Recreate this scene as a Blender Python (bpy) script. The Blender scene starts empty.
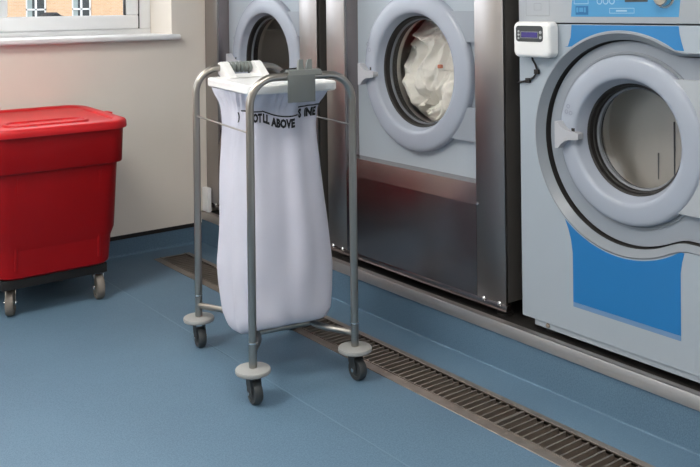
import bpy, bmesh, math, random
from mathutils import Vector, Matrix, noise
random.seed(7)
PI = math.pi
scene = bpy.context.scene
C = scene.collection

# ------------------------------------------------------------------ camera
F_PX, YAW, ROLL, CY, CAM_H = 898.9, math.radians(37.03), math.radians(-0.706), 5.64, 1.2
cam_d = bpy.data.cameras.new('camera')
cam = bpy.data.objects.new('camera', cam_d); C.objects.link(cam)
cam_d.sensor_fit = 'HORIZONTAL'; cam_d.sensor_width = 36.0
cam_d.lens = 36.0 * F_PX / 700.0
cam_d.shift_y = -(233.5 - CY) / 700.0
cam_d.clip_start = 0.05; cam_d.clip_end = 300
cam.matrix_world = (Matrix.Translation((0, 0, CAM_H)) @ Matrix.Rotation(-YAW, 4, 'Z')
                    @ Matrix.Rotation(PI / 2, 4, 'X') @ Matrix.Rotation(ROLL, 4, 'Z'))
scene.camera = cam

# ------------------------------------------------------------------ world, sun, exposure
world = bpy.data.worlds.new('world'); scene.world = world
world.use_nodes = True
wn = world.node_tree.nodes; bg = wn['Background']
bg.inputs['Color'].default_value = (0.80, 0.88, 1.0, 1)
bg.inputs['Strength'].default_value = 1.1
sun_d = bpy.data.lights.new('sun', 'SUN'); sun = bpy.data.objects.new('sun', sun_d); C.objects.link(sun)
sun_d.energy = 1.5; sun_d.angle = math.radians(1.0); sun_d.color = (1.0, 0.93, 0.82)
sun.rotation_euler = Vector((-0.25, 1.0, -0.75)).to_track_quat('-Z', 'Y').to_euler()
vs = scene.view_settings
vs.view_transform = 'Standard'; vs.look = 'None'; vs.gamma = 1.0; vs.use_curve_mapping = False
vs.exposure = 0.9

def area(name, loc, direction, sx, sy, power, col=(1, 1, 1)):
    d = bpy.data.lights.new(name, 'AREA'); d.shape = 'RECTANGLE'; d.size = sx; d.size_y = sy
    d.energy = power; d.color = col
    o = bpy.data.objects.new(name, d); C.objects.link(o)
    o.location = loc; o.rotation_euler = Vector(direction).to_track_quat('-Z', 'Y').to_euler()
    return o
# added soft fill from the left, set in an unseen window opening
area('added_left_fill', (-1.93, 2.35, 1.72), (1, 0.05, -0.12), 1.9, 1.25, 9, (1.0, 0.97, 0.93))
# daylight through the window of the back wall
area('daylight_back_window', (0.95, 4.36, 1.72), (0, -1, -0.15), 1.8, 1.0, 10, (0.95, 0.97, 1.0))

# ------------------------------------------------------------------ materials
MATS = {}
def mat(name, col, rough=0.5, metal=0.0, spec=0.5, noise_amt=0.0, noise_scale=20.0, stretch=(1, 1, 1),
        rough_var=0.0, bump=0.0, bump_scale=60.0, coat=0.0, trans=0.0, alpha=1.0, emit=None, emit_s=0.0, sheen=0.0):
    if name in MATS: return MATS[name]
    m = bpy.data.materials.new(name); m.use_nodes = True
    nt = m.node_tree; b = nt.nodes['Principled BSDF']
    b.inputs['Base Color'].default_value = (*col, 1)
    b.inputs['Roughness'].default_value = rough
    b.inputs['Metallic'].default_value = metal
    b.inputs['Specular IOR Level'].default_value = spec
    b.inputs['Coat Weight'].default_value = coat
    b.inputs['Transmission Weight'].default_value = trans
    b.inputs['Alpha'].default_value = alpha
    b.inputs['Sheen Weight'].default_value = sheen
    if emit:
        b.inputs['Emission Color'].default_value = (*emit, 1)
        b.inputs['Emission Strength'].default_value = emit_s
    if noise_amt or rough_var or bump:
        tc = nt.nodes.new('ShaderNodeTexCoord'); mp = nt.nodes.new('ShaderNodeMapping')
        mp.inputs['Scale'].default_value = stretch
        nt.links.new(tc.outputs['Object'], mp.inputs['Vector'])
        if noise_amt or rough_var:
            n = nt.nodes.new('ShaderNodeTexNoise'); n.inputs['Scale'].default_value = noise_scale
            n.inputs['Detail'].default_value = 4
            nt.links.new(mp.outputs['Vector'], n.inputs['Vector'])
        if noise_amt:
            r = nt.nodes.new('ShaderNodeValToRGB')
            r.color_ramp.elements[0].position = 0.3; r.color_ramp.elements[1].position = 0.7
            r.color_ramp.elements[0].color = (*[c * (1 - noise_amt) for c in col], 1)
            r.color_ramp.elements[1].color = (*[min(1, c * (1 + noise_amt)) for c in col], 1)
            nt.links.new(n.outputs['Fac'], r.inputs['Fac']); nt.links.new(r.outputs['Color'], b.inputs['Base Color'])
        if rough_var:
            mr = nt.nodes.new('ShaderNodeMapRange')
            mr.inputs['To Min'].default_value = max(0.02, rough - rough_var); mr.inputs['To Max'].default_value = rough + rough_var
            nt.links.new(n.outputs['Fac'], mr.inputs['Value']); nt.links.new(mr.outputs['Result'], b.inputs['Roughness'])
        if bump:
            n2 = nt.nodes.new('ShaderNodeTexNoise'); n2.inputs['Scale'].default_value = bump_scale
            n2.inputs['Detail'].default_value = 3
            nt.links.new(mp.outputs['Vector'], n2.inputs['Vector'])
            bp = nt.nodes.new('ShaderNodeBump'); bp.inputs['Strength'].default_value = bump
            bp.inputs['Distance'].default_value = 0.002
            nt.links.new(n2.outputs['Fac'], bp.inputs['Height']); nt.links.new(bp.outputs['Normal'], b.inputs['Normal'])
    MATS[name] = m
    return m

def floor_mat():
    m = bpy.data.materials.new('blue_vinyl'); m.use_nodes = True
    nt = m.node_tree; b = nt.nodes['Principled BSDF']; L = nt.links.new
    tc = nt.nodes.new('ShaderNodeTexCoord')
    n1 = nt.nodes.new('ShaderNodeTexNoise'); n1.inputs['Scale'].default_value = 260; n1.inputs['Detail'].default_value = 2
    n2 = nt.nodes.new('ShaderNodeTexNoise'); n2.inputs['Scale'].default_value = 2.2; n2.inputs['Detail'].default_value = 5
    L(tc.outputs['Object'], n1.inputs['Vector']); L(tc.outputs['Object'], n2.inputs['Vector'])
    r = nt.nodes.new('ShaderNodeValToRGB')
    r.color_ramp.elements[0].position = 0.36; r.color_ramp.elements[1].position = 0.66
    r.color_ramp.elements[0].color = (0.100, 0.176, 0.255, 1); r.color_ramp.elements[1].color = (0.138, 0.230, 0.318, 1)
    L(n1.outputs['Fac'], r.inputs['Fac'])
    mx = nt.nodes.new('ShaderNodeMix'); mx.data_type = 'RGBA'; mx.blend_type = 'MULTIPLY'; mx.inputs['Factor'].default_value = 1
    r2 = nt.nodes.new('ShaderNodeValToRGB')
    r2.color_ramp.elements[0].position = 0.3; r2.color_ramp.elements[1].position = 0.75
    r2.color_ramp.elements[0].color = (0.88, 0.88, 0.89, 1); r2.color_ramp.elements[1].color = (1.05, 1.05, 1.04, 1)
    L(n2.outputs['Fac'], r2.inputs['Fac'])
    L(r.outputs['Color'], mx.inputs['A']); L(r2.outputs['Color'], mx.inputs['B'])
    L(mx.outputs['Result'], b.inputs['Base Color'])
    b.inputs['Roughness'].default_value = 0.52; b.inputs['Specular IOR Level'].default_value = 0.35
    bp = nt.nodes.new('ShaderNodeBump'); bp.inputs['Strength'].default_value = 0.08; bp.inputs['Distance'].default_value = 0.001
    L(n1.outputs['Fac'], bp.inputs['Height']); L(bp.outputs['Normal'], b.inputs['Normal'])
    return m

def brick_mat():
    m = bpy.data.materials.new('orange_brick'); m.use_nodes = True
    nt = m.node_tree; b = nt.nodes['Principled BSDF']; L = nt.links.new
    tc = nt.nodes.new('ShaderNodeTexCoord'); mp = nt.nodes.new('ShaderNodeMapping')
    mp.inputs['Rotation'].default_value = (PI / 2, 0, 0)
    br = nt.nodes.new('ShaderNodeTexBrick'); br.inputs['Scale'].default_value = 1.0
    br.inputs['Brick Width'].default_value = 0.225; br.inputs['Row Height'].default_value = 0.075; br.inputs['Mortar Size'].default_value = 0.01
    br.inputs['Color1'].default_value = (0.66, 0.40, 0.235, 1); br.inputs['Color2'].default_value = (0.72, 0.46, 0.275, 1)
    br.inputs['Mortar'].default_value = (0.62, 0.50, 0.36, 1)
    L(tc.outputs['Object'], mp.inputs['Vector']); L(mp.outputs['Vector'], br.inputs['Vector']); L(br.outputs['Color'], b.inputs['Base Color'])
    b.inputs['Roughness'].default_value = 0.9
    return m

def steel_mat(name, col, rough, stretch, amt=0.06):
    # brushed stainless: streaky roughness and a very fine streaky bump
    m = bpy.data.materials.new(name); m.use_nodes = True
    nt = m.node_tree; b = nt.nodes['Principled BSDF']; L = nt.links.new
    b.inputs['Base Color'].default_value = (*col, 1); b.inputs['Metallic'].default_value = 1.0
    tc = nt.nodes.new('ShaderNodeTexCoord'); mp = nt.nodes.new('ShaderNodeMapping'); mp.inputs['Scale'].default_value = stretch
    n = nt.nodes.new('ShaderNodeTexNoise'); n.inputs['Scale'].default_value = 40; n.inputs['Detail'].default_value = 6
    L(tc.outputs['Object'], mp.inputs['Vector']); L(mp.outputs['Vector'], n.inputs['Vector'])
    mr = nt.nodes.new('ShaderNodeMapRange'); mr.inputs['To Min'].default_value = rough - amt; mr.inputs['To Max'].default_value = rough + amt
    L(n.outputs['Fac'], mr.inputs['Value']); L(mr.outputs['Result'], b.inputs['Roughness'])
    bp = nt.nodes.new('ShaderNodeBump'); bp.inputs['Strength'].default_value = 0.04; bp.inputs['Distance'].default_value = 0.0002
    L(n.outputs['Fac'], bp.inputs['Height']); L(bp.outputs['Normal'], b.inputs['Normal'])
    return m

M_FLOOR = floor_mat()
M_WALL = mat('cream_paint', (0.80, 0.745, 0.67), 0.75, noise_amt=0.02, noise_scale=3, bump=0.05, bump_scale=120)
M_WALL2 = mat('darkened_wall_paint', (0.46, 0.43, 0.39), 0.75, noise_amt=0.02, noise_scale=3)  # unseen walls darkened to cut bounced light
M_CEIL = mat('ceiling_white', (0.62, 0.61, 0.585), 0.85, noise_amt=0.02, noise_scale=5)
M_UPVC = mat('white_upvc', (0.84, 0.85, 0.86), 0.35, noise_amt=0.01, noise_scale=8)
M_BLACK = mat('black_rubber', (0.012, 0.010, 0.009), 0.6, noise_amt=0.1, noise_scale=40)
M_DARK = mat('dark_enamel', (0.035, 0.032, 0.03), 0.5, noise_amt=0.1, noise_scale=12)
M_STEEL = steel_mat('brushed_steel', (0.4000, 0.3760, 0.3640), 0.34, (5, 5, 0.05))
M_STEELH = steel_mat('sheet_steel', (0.37, 0.315, 0.305), 0.24, (4, 0.1, 6), 0.04)
M_TUBE = steel_mat('satin_tube', (0.40, 0.375, 0.34), 0.30, (3, 3, 0.1), 0.04)
M_EDGE = steel_mat('edge_strip_steel', (0.66, 0.63, 0.61), 0.48, (3, 0.2, 6), 0.05)
M_DRAIN = mat('drain_steel', (0.2805, 0.2465, 0.2167), 0.45, 0.7, noise_amt=0.15, noise_scale=30)
M_DRAINDARK = mat('drain_channel_dark', (0.33, 0.27, 0.225), 0.6, 0.2, noise_amt=0.2, noise_scale=25)
M_CHROME = mat('chrome', (0.75, 0.75, 0.74), 0.12, 1.0, rough_var=0.03)
M_PANEL = mat('pale_grey_enamel', (0.3722, 0.4237, 0.4752), 0.38, noise_amt=0.012, noise_scale=6)
M_PANEL_L = mat('light_grey_control', (0.4032, 0.4320, 0.4644), 0.36, noise_amt=0.012, noise_scale=6)
M_RING = mat('grey_door_plastic', (0.3664, 0.4026, 0.4705), 0.26, noise_amt=0.015, noise_scale=8)
M_BEZEL = mat('bezel_plastic', (0.2516, 0.2775, 0.3071), 0.36, noise_amt=0.015, noise_scale=8)
M_DOORB = mat('mid_grey_door', (0.2955, 0.3283, 0.3735), 0.38, noise_amt=0.015, noise_scale=8)
M_SIDE = mat('dark_grey_side', (0.085, 0.079, 0.073), 0.4, noise_amt=0.05, noise_scale=8)
M_ZINC = mat('zinc_fork', (0.42, 0.43, 0.44), 0.38, 0.8, noise_amt=0.05, noise_scale=30)
M_SLATE = mat('slate_grey_return', (0.16, 0.17, 0.19), 0.45, noise_amt=0.03, noise_scale=10)
M_HANDLE = mat('handle_plastic', (0.4480, 0.4560, 0.4880), 0.4, noise_amt=0.015, noise_scale=10)
M_BLUE = mat('blue_film', (0.0150, 0.1762, 0.4500), 0.4, noise_amt=0.02, noise_scale=5)
M_BLUE_M = mat('mid_blue_film', (0.022, 0.20, 0.47), 0.4, noise_amt=0.02, noise_scale=5)
M_BLUE_L = mat('light_blue_film', (0.065, 0.29, 0.54), 0.4, noise_amt=0.02, noise_scale=5)
M_BLUE_E = mat('pale_blue_stripe', (0.1575, 0.2775, 0.4650), 0.4, noise_amt=0.02, noise_scale=5)
M_ICON = mat('blue_icon', (0.0090, 0.1275, 0.3150), 0.4, noise_amt=0.02, noise_scale=5)
M_MARK = mat('pale_print', (0.3360, 0.5280, 0.6880), 0.5, noise_amt=0.02, noise_scale=5)
M_MARKG = mat('grey_print', (0.3150, 0.3375, 0.3675), 0.5, noise_amt=0.02, noise_scale=5)
M_MARKD = mat('grey_emboss', (0.2325, 0.2550, 0.3000), 0.45, noise_amt=0.02, noise_scale=5)
M_RED = mat('shaded_red_plastic', (0.30, 0.001, 0.003), 0.40, spec=0.28, noise_amt=0.05, noise_scale=4, bump=0.05, bump_scale=200)  # body red darkened, shade of the front put into the colour
M_REDLID = mat('lit_red_lid_plastic', (0.55, 0.004, 0.008), 0.42, spec=0.5, noise_amt=0.04, noise_scale=5, bump=0.05, bump_scale=200)  # lid red lightened, light from above put into the colour
M_WHEELB = mat('beige_tyre', (0.19, 0.165, 0.14), 0.6, noise_amt=0.06, noise_scale=30)
M_WHEELG = mat('dark_grey_tyre', (0.045, 0.05, 0.052), 0.55, noise_amt=0.1, noise_scale=30)
M_DISC = mat('pale_grey_rubber', (0.3384, 0.3420, 0.3312), 0.55, noise_amt=0.03, noise_scale=15)
M_WHITEP = mat('white_plastic', (0.86, 0.86, 0.85), 0.38, noise_amt=0.01, noise_scale=8)
M_CLIP = mat('grey_clip_plastic', (0.1426, 0.1550, 0.1519), 0.45, noise_amt=0.03, noise_scale=15)
M_RIB = mat('grey_green_rubber', (0.2040, 0.2244, 0.2142), 0.55, noise_amt=0.03, noise_scale=20)
M_CLOTH = mat('white_cotton', (0.60, 0.60, 0.69), 0.9, noise_amt=0.015, noise_scale=14, bump=0.25, bump_scale=420, sheen=0.1)
M_INK = mat('black_ink', (0.012, 0.012, 0.015), 0.7, noise_amt=0.05, noise_scale=50)
M_TOWEL = mat('white_towel', (0.93, 0.91, 0.86), 0.95, noise_amt=0.03, noise_scale=25, bump=0.5, bump_scale=180)
M_ORANGE = mat('orange_tag', (0.85, 0.30, 0.18), 0.8, noise_amt=0.03, noise_scale=25)
M_DRUMR = mat('lit_drum_steel', (0.62, 0.60, 0.57), 0.5, 0.25, noise_amt=0.04, noise_scale=6)  # lighter copy of the drum steel, standing in for light inside
M_DRUM = mat('drum_steel', (0.50, 0.48, 0.455), 0.36, 0.9, rough_var=0.06, noise_scale=30)
M_SCREEN = mat('lcd_screen', (0.02, 0.02, 0.07), 0.2, emit=(0.05, 0.03, 0.22), emit_s=0.35, noise_amt=0.3, noise_scale=30)
M_BLKP = mat('charcoal_plastic', (0.045, 0.05, 0.055), 0.35, noise_amt=0.05, noise_scale=30)
M_BRICK = brick_mat()
M_EXTGLASS = mat('far_window_glass', (0.03, 0.035, 0.035), 0.08, spec=0.6, noise_amt=0.1, noise_scale=3)
M_CURTAIN = mat('grey_green_curtain', (0.30, 0.36, 0.36), 0.9, noise_amt=0.08, noise_scale=3)
M_ASPHALT = mat('asphalt', (0.11, 0.11, 0.11), 0.9, noise_amt=0.15, noise_scale=2)
M_CAR = mat('car_paint_dark', (0.012, 0.013, 0.015), 0.6, spec=0.2, noise_amt=0.02, noise_scale=5)
M_LAMP2 = mat('lamp_diffuser_bright', (0.9, 0.9, 0.9), 0.5, emit=(1.0, 0.95, 0.88), emit_s=15.0, noise_amt=0.01, noise_scale=4)
M_LAMP = mat('lamp_diffuser', (0.9, 0.9, 0.9), 0.5, emit=(1.0, 0.96, 0.90), emit_s=9.0, noise_amt=0.01, noise_scale=4)

def glass_mat(name, tint, rough=0.0, amount=0.9):
    m = bpy.data.materials.new(name); m.use_nodes = True
    nt = m.node_tree
    for n in list(nt.nodes):
        if n.type != 'OUTPUT_MATERIAL': nt.nodes.remove(n)
    out = [n for n in nt.nodes if n.type == 'OUTPUT_MATERIAL'][0]
    tr = nt.nodes.new('ShaderNodeBsdfTransparent'); tr.inputs['Color'].default_value = (*tint, 1)
    gl = nt.nodes.new('ShaderNodeBsdfGlossy'); gl.inputs['Roughness'].default_value = rough
    fr = nt.nodes.new('ShaderNodeFresnel'); fr.inputs['IOR'].default_value = 1.5
    mu = nt.nodes.new('ShaderNodeMath'); mu.operation = 'MULTIPLY'; mu.inputs[1].default_value = amount
    mx = nt.nodes.new('ShaderNodeMixShader')
    nt.links.new(fr.outputs['Fac'], mu.inputs[0]); nt.links.new(mu.outputs[0], mx.inputs['Fac'])
    nt.links.new(tr.outputs[0], mx.inputs[1]); nt.links.new(gl.outputs[0], mx.inputs[2]); nt.links.new(mx.outputs[0], out.inputs['Surface'])
    return m
M_GLASS = glass_mat('window_glass', (0.97, 0.98, 0.98))
M_DOORGLASS = glass_mat('door_bowl_glass', (0.94, 0.94, 0.93), 0.02, 0.6)

# ------------------------------------------------------------------ geometry helpers (world coordinates)
def new(): return bmesh.new()
def box(bm, a, b, bevel=0.0, seg=2):
    x0, x1 = sorted((a[0], b[0])); y0, y1 = sorted((a[1], b[1])); z0, z1 = sorted((a[2], b[2]))
    r = bmesh.ops.create_cube(bm, size=1.0)
    for v in r['verts']:
        v.co = Vector(((x0 + x1) / 2 + v.co.x * (x1 - x0), (y0 + y1) / 2 + v.co.y * (y1 - y0), (z0 + z1) / 2 + v.co.z * (z1 - z0)))
    if bevel:
        ed = list({e for v in r['verts'] for e in v.link_edges})
        bmesh.ops.bevel(bm, geom=ed, offset=bevel, segments=seg, affect='EDGES', profile=0.5)
    return bm
def frame_axes(d):
    d = d.normalized(); up = Vector((0, 0, 1)) if abs(d.z) < 0.95 else Vector((1, 0, 0))
    s = d.cross(up).normalized(); return s, s.cross(d).normalized()
def tube(bm, pts, r, n=12, cap=True, radii=None):
    pts = [Vector(p) for p in pts]; rings = []
    s0 = None
    for i, p in enumerate(pts):
        d = (pts[min(i + 1, len(pts) - 1)] - pts[max(i - 1, 0)]).normalized()
        if s0 is None: s, u = frame_axes(d)
        else:
            s = (s0 - d * s0.dot(d)).normalized(); u = s.cross(d).normalized()
        s0 = s
        rr = radii[i] if radii else r
        rings.append([bm.verts.new(p + s * math.cos(2 * PI * k / n) * rr + u * math.sin(2 * PI * k / n) * rr) for k in range(n)])
    for a, b in zip(rings, rings[1:]):
        for k in range(n):
            f = bm.faces.new((a[k], a[(k + 1) % n], b[(k + 1) % n], b[k])); f.smooth = True
    if cap:
        bm.faces.new(rings[0][::-1]); bm.faces.new(rings[-1])
    return bm
def lathe(bm, prof, origin, axis='z', n=48, a0=0.0, a1=2 * PI):
    # prof: (radius, height along the axis); origin is a point on the axis
    o = Vector(origin); full = abs(a1 - a0 - 2 * PI) < 1e-6
    m = n if full else n + 1
    rings = []
    for (r, h) in prof:
        ring = []
        for k in range(m):
            t = a0 + (a1 - a0) * k / n
            c, s = r * math.cos(t), r * math.sin(t)
            p = {'z': (c, s, h), 'x': (h, c, s), 'y': (s, h, c)}[axis]
            ring.append(bm.verts.new(o + Vector(p)))
        rings.append(ring)
    for a, b in zip(rings, rings[1:]):
        for k in range(n):
            f = bm.faces.new((a[k], a[(k + 1) % m], b[(k + 1) % m], b[k])); f.smooth = True
    return rings
def prism_x(bm, poly, x0, x1):
    # polygon in the (y, z) plane, extruded along x
    a = [bm.verts.new((x0, y, z)) for y, z in poly]; b = [bm.verts.new((x1, y, z)) for y, z in poly]
    n = len(poly)
    bm.faces.new(a); bm.faces.new(b[::-1])
    for k in range(n): bm.faces.new((a[k], b[k], b[(k + 1) % n], a[(k + 1) % n]))
    return bm
def loop_fill(bm, outer, inner, x):
    # flat sheet between two closed loops in the plane x
    ed = []
    for lp in (outer, inner):
        v = [bm.verts.new((x, y, z)) for y, z in lp]
        for k in range(len(v)): ed.append(bm.edges.new((v[k], v[(k + 1) % len(v)])))
    bmesh.ops.triangle_fill(bm, edges=ed, use_beauty=True, use_dissolve=False)
    return bm
def loft(bm, loops, closed=True, smooth=True):
    rs = [[bm.verts.new(p) for p in lp] for lp in loops]
    n = len(rs[0])
    for a, b in zip(rs, rs[1:]):
        for k in range(n if closed else n - 1):
            f = bm.faces.new((a[k], a[(k + 1) % n], b[(k + 1) % n], b[k])); f.smooth = smooth
    return rs

def thing(name, label, cat, loc, rotz=0.0, group=None):
    o = bpy.data.objects.new(name, None); C.objects.link(o)
    o.location = loc; o.rotation_euler = (0, 0, rotz); o.empty_display_size = 0.1
    o['label'] = label; o['category'] = cat
    if group: o['group'] = group
    o['_m'] = 0
    del o['_m']
    return o
def world_of(o):
    m = Matrix.LocRotScale(o.location, o.rotation_euler, None)
    return (world_of(o.parent) @ m) if o.parent else m
def obj(name, bm, material, parent=None, smooth=None, label=None, origin=None):
    if parent is not None:
        inv = world_of(parent).inverted()
        for v in bm.verts: v.co = inv @ v.co
    bmesh.ops.recalc_face_normals(bm, faces=bm.faces[:])
    org = None
    if parent is None:
        xs = [v.co for v in bm.verts]
        lo = Vector((min(p.x for p in xs), min(p.y for p in xs), min(p.z for p in xs)))
        hi = Vector((max(p.x for p in xs), max(p.y for p in xs), max(p.z for p in xs)))
        org = Vector(origin) if origin else Vector(((lo.x + hi.x) / 2, (lo.y + hi.y) / 2, lo.z))
        for v in bm.verts: v.co -= org
    me = bpy.data.meshes.new(name); bm.to_mesh(me); bm.free()
    me.materials.append(material)
    if smooth is True:
        for p in me.polygons: p.use_smooth = True
    if smooth is not False:
        me.set_sharp_from_angle(angle=math.radians(38))
    o = bpy.data.objects.new(name, me); C.objects.link(o)
    if parent is not None: o.parent = parent
    if org: o.location = org
    if label: o['label'] = label
    return o
def face_room(o):
    # turn a glass bowl's normals towards the room (-x)
    me = o.data
    if sum(p.normal.x * p.area for p in me.polygons) > 0: me.flip_normals()
    return o
def tag(o, label, cat, group=None):
    o['label'] = label; o['category'] = cat
    if group: o['group'] = group
    return o
def struct(name, bm, m, parent=None, label=None):
    o = obj(name, bm, m, parent)
    if parent is None: o['kind'] = 'structure'
    if label: o['label'] = label
    return o
def copy_tree(o, parent=None):
    c = o.copy(); C.objects.link(c)
    if parent: c.parent = parent
    for ch in list(o.children): copy_tree(ch, c)
    return c

# ------------------------------------------------------------------ room shell
WY = 4.14                        # inner face of the back wall
XL, XR, YF, ZC = -2.0, 3.15, -2.6, 2.6
DX0, DX1, DYA, DYB = 1.825, 2.012, 4.0, 0.95   # drain opening
PX = 2.155                       # face of the plinth
b = new()
for (x0, x1, y0, y1) in ((XL, DX0, YF, WY), (DX1, PX + .02, YF, WY), (DX0, DX1, DYA, WY), (DX0, DX1, YF, DYB)):
    box(b, (x0, y0, -0.08), (x1, y1, 0.0))
floor = struct('floor', b, M_FLOOR, label='speckled blue sheet vinyl floor')
b = new(); box(b, (1.515, YF + .01, -.001), (1.519, 3.98, 0.0008))
obj('weld_seam', b, mat('weld_seam_vinyl', (0.137, 0.228, 0.31), 0.5, noise_amt=.05, noise_scale=30), floor)
# small coved fillets where the vinyl turns up
def cove(bm, axis, pos, a0, a1, r=0.012, sgn=-1):
    prof = [(r * (1 - math.sin(t)), r * (1 - math.cos(t))) for t in [PI / 2 * k / 5 for k in range(6)]]
    L0, L1 = [], []
    for d, h in prof:
        for L, a in ((L0, a0), (L1, a1)):
            L.append(bm.verts.new((pos + sgn * d, a, h) if axis == 'y' else (a, pos + sgn * d, h)))
    for k in range(5):
        f = bm.faces.new((L0[k], L0[k + 1], L1[k + 1], L1[k])); f.smooth = True
b = new(); cove(b, 'y', PX, YF, WY, r=.005); struct('cove', b, M_FLOOR, floor)
# plinth under the machines
b = new(); box(b, (PX, 0.6, 0.0), (3.10, WY - .001, 0.118))
plinth = struct('machine_plinth', b, M_FLOOR, label='raised plinth faced in blue vinyl under the machines')
b = new(); box(b, (PX + .004, 0.6, 0.118), (3.10, WY - .001, 0.150)); struct('plinth_top', b, M_DARK, plinth)
b = new()
box(b, (PX - .006, 0.6, 0.120), (PX + .004, WY - .002, 0.160), 0.0015)
box(b, (PX - .005, 0.6, 0.1505), (PX + .022, WY - .002, 0.160), 0.001)
struct('edge_strip', b, M_EDGE, plinth, 'brushed steel angle edging the plinth')

# back wall with window opening
WX0, WX1, WZ0, WZ1 = -0.25, 2.0, 1.055, 2.15
TH = 0.30
b = new()
box(b, (XL, WY, 0.10), (WX0, WY + TH, ZC)); box(b, (WX1, WY, 0.10), (XR, WY + TH, ZC))
box(b, (WX0, WY, 0.10), (WX1, WY + TH, WZ0 - .016)); box(b, (WX0, WY, WZ1), (WX1, WY + TH, ZC))
wall_back = struct('wall_back', b, M_WALL)
b = new(); box(b, (XL, WY - .001, 0.0), (XR, WY + .02, 0.0855)); cove(b, 'x', WY - .001, XL, PX)
struct('baseboard_back', b, M_FLOOR)
b = new(); box(b, (XL, WY - .006, 0.0855), (PX - .006, WY + .02, 0.104)); struct('trim_1', b, M_BLACK, label='black strip capping the blue skirting')
# left wall with an opening for the added window (outside the picture)
b = new()
LY0, LY1, LZ0, LZ1 = 1.35, 3.35, 1.05, 2.35
box(b, (XL - .25, YF, 0), (XL, LY0, ZC)); box(b, (XL - .25, LY1, 0), (XL, WY + TH, ZC))
box(b, (XL - .25, LY0, 0), (XL, LY1, LZ0)); box(b, (XL - .25, LY0, LZ1), (XL, LY1, ZC))
struct('wall_left', b, M_WALL2)
b = new(); box(b, (XL - .25, YF - .2, 0), (XR + .2, YF, ZC)); struct('wall_front', b, M_WALL2)
b = new(); box(b, (XR, YF, 0), (XR + .2, WY + TH, ZC)); struct('wall_right', b, M_WALL)
b = new(); box(b, (XL - .25, YF - .2, ZC), (XR + .2, WY + TH, ZC + .15)); struct('ceiling', b, M_CEIL)

# window in the back wall
YG = 4.385
win = struct('window_1', box(new(), (WX0 + .001, YG, WZ0 + .012), (WX1, YG + .06, WZ0 + .04), 0.004), M_UPVC, label='white framed casement window with sill')
def wpart(name, a, c, bev=0.004, m=M_UPVC, par=win):
    o = obj(name, box(new(), a, c, bev), m)
    o.parent = par; o.location = o.location - Vector(par.location); return o
wpart('window_frame', (WX0 + .001, YG, WZ1 - .05), (WX1 - .001, YG + .06, WZ1 - .001))
wpart('window_frame', (WX1 - .065, YG, WZ0 + .04), (WX1 - .001, YG + .06, WZ1 - .05))
wpart('window_frame', (WX0 + .001, YG, WZ0 + .04), (WX0 + .065, YG + .06, WZ1 - .05))
wpart('mullion', (1.135, YG, WZ0 + .04), (1.20, YG + .06, WZ1 - .05))
for (s0, s1) in ((WX0 + .065, 1.135), (1.20, WX1 - .068)):
    zb, zt, w = WZ0 + .0402, WZ1 - .0502, .0705
    wpart('sash_rail', (s0 + .003, YG - .012, zb), (s1 - .003, YG + .04, zb + w), .008)
    wpart('sash_rail', (s0 + .003, YG - .012, zt - w), (s1 - .003, YG + .04, zt), .008)
    wpart('sash_stile', (s0 + .003, YG - .012, zb + w), (s0 + w, YG + .04, zt - w), .008)
    wpart('sash_stile', (s1 - w, YG - .012, zb + w), (s1 - .003, YG + .04, zt - w), .008)
    g = wpart('gasket', (s1 - w - .004, YG - .004, zb + w), (s1 - w + .001, YG + .02, zt - w), .0, M_BLACK)
    wpart('pane', (s0 + w - .005, YG + .012, zb + w - .005), (s1 - w + .005, YG + .018, zt - w + .005), 0, M_GLASS)
wpart('gasket', (WX1 - .0675, YG - .006, WZ0 + .041), (WX1 - .0655, YG + .01, WZ1 - .055), 0, M_BLACK)  # black strip for the gasket and its shadow line
# sill board with a rounded nose
b = new(); box(b, (WX0 - .05, WY - .045, 1.041), (2.033, YG, 1.0685), .010, 3)
o = obj('window_sill', b, M_UPVC); o.parent = win; o.location = o.location - Vector(win.location)
# unseen window added to the left wall to hold the side fill
win2 = struct('unseen_window', box(new(), (XL - .10, LY0 + .001, LZ0 + .001), (XL - .04, LY1 - .001, LZ0 + .06), .004), M_UPVC)
for a, c, nm in (((XL - .10, LY0 + .001, LZ1 - .06), (XL - .04, LY1 - .001, LZ1 - .001), 'window_frame'),
                 ((XL - .10, LY0 + .001, LZ0 + .06), (XL - .04, LY0 + .06, LZ1 - .06), 'window_frame'),
                 ((XL - .10, LY1 - .06, LZ0 + .06), (XL - .04, LY1 - .001, LZ1 - .06), 'window_frame'),
                 ((XL - .10, (LY0 + LY1) / 2 - .03, LZ0 + .06), (XL - .04, (LY0 + LY1) / 2 + .03, LZ1 - .06), 'mullion')):
    wpart(nm, a, c, .004, M_UPVC, win2)
for y0, y1 in ((LY0 + .06, (LY0 + LY1) / 2 - .03), ((LY0 + LY1) / 2 + .03, LY1 - .06)):
    wpart('pane', (XL - .075, y0, LZ0 + .06), (XL - .069, y1, LZ1 - .06), 0, M_GLASS, win2)

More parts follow.
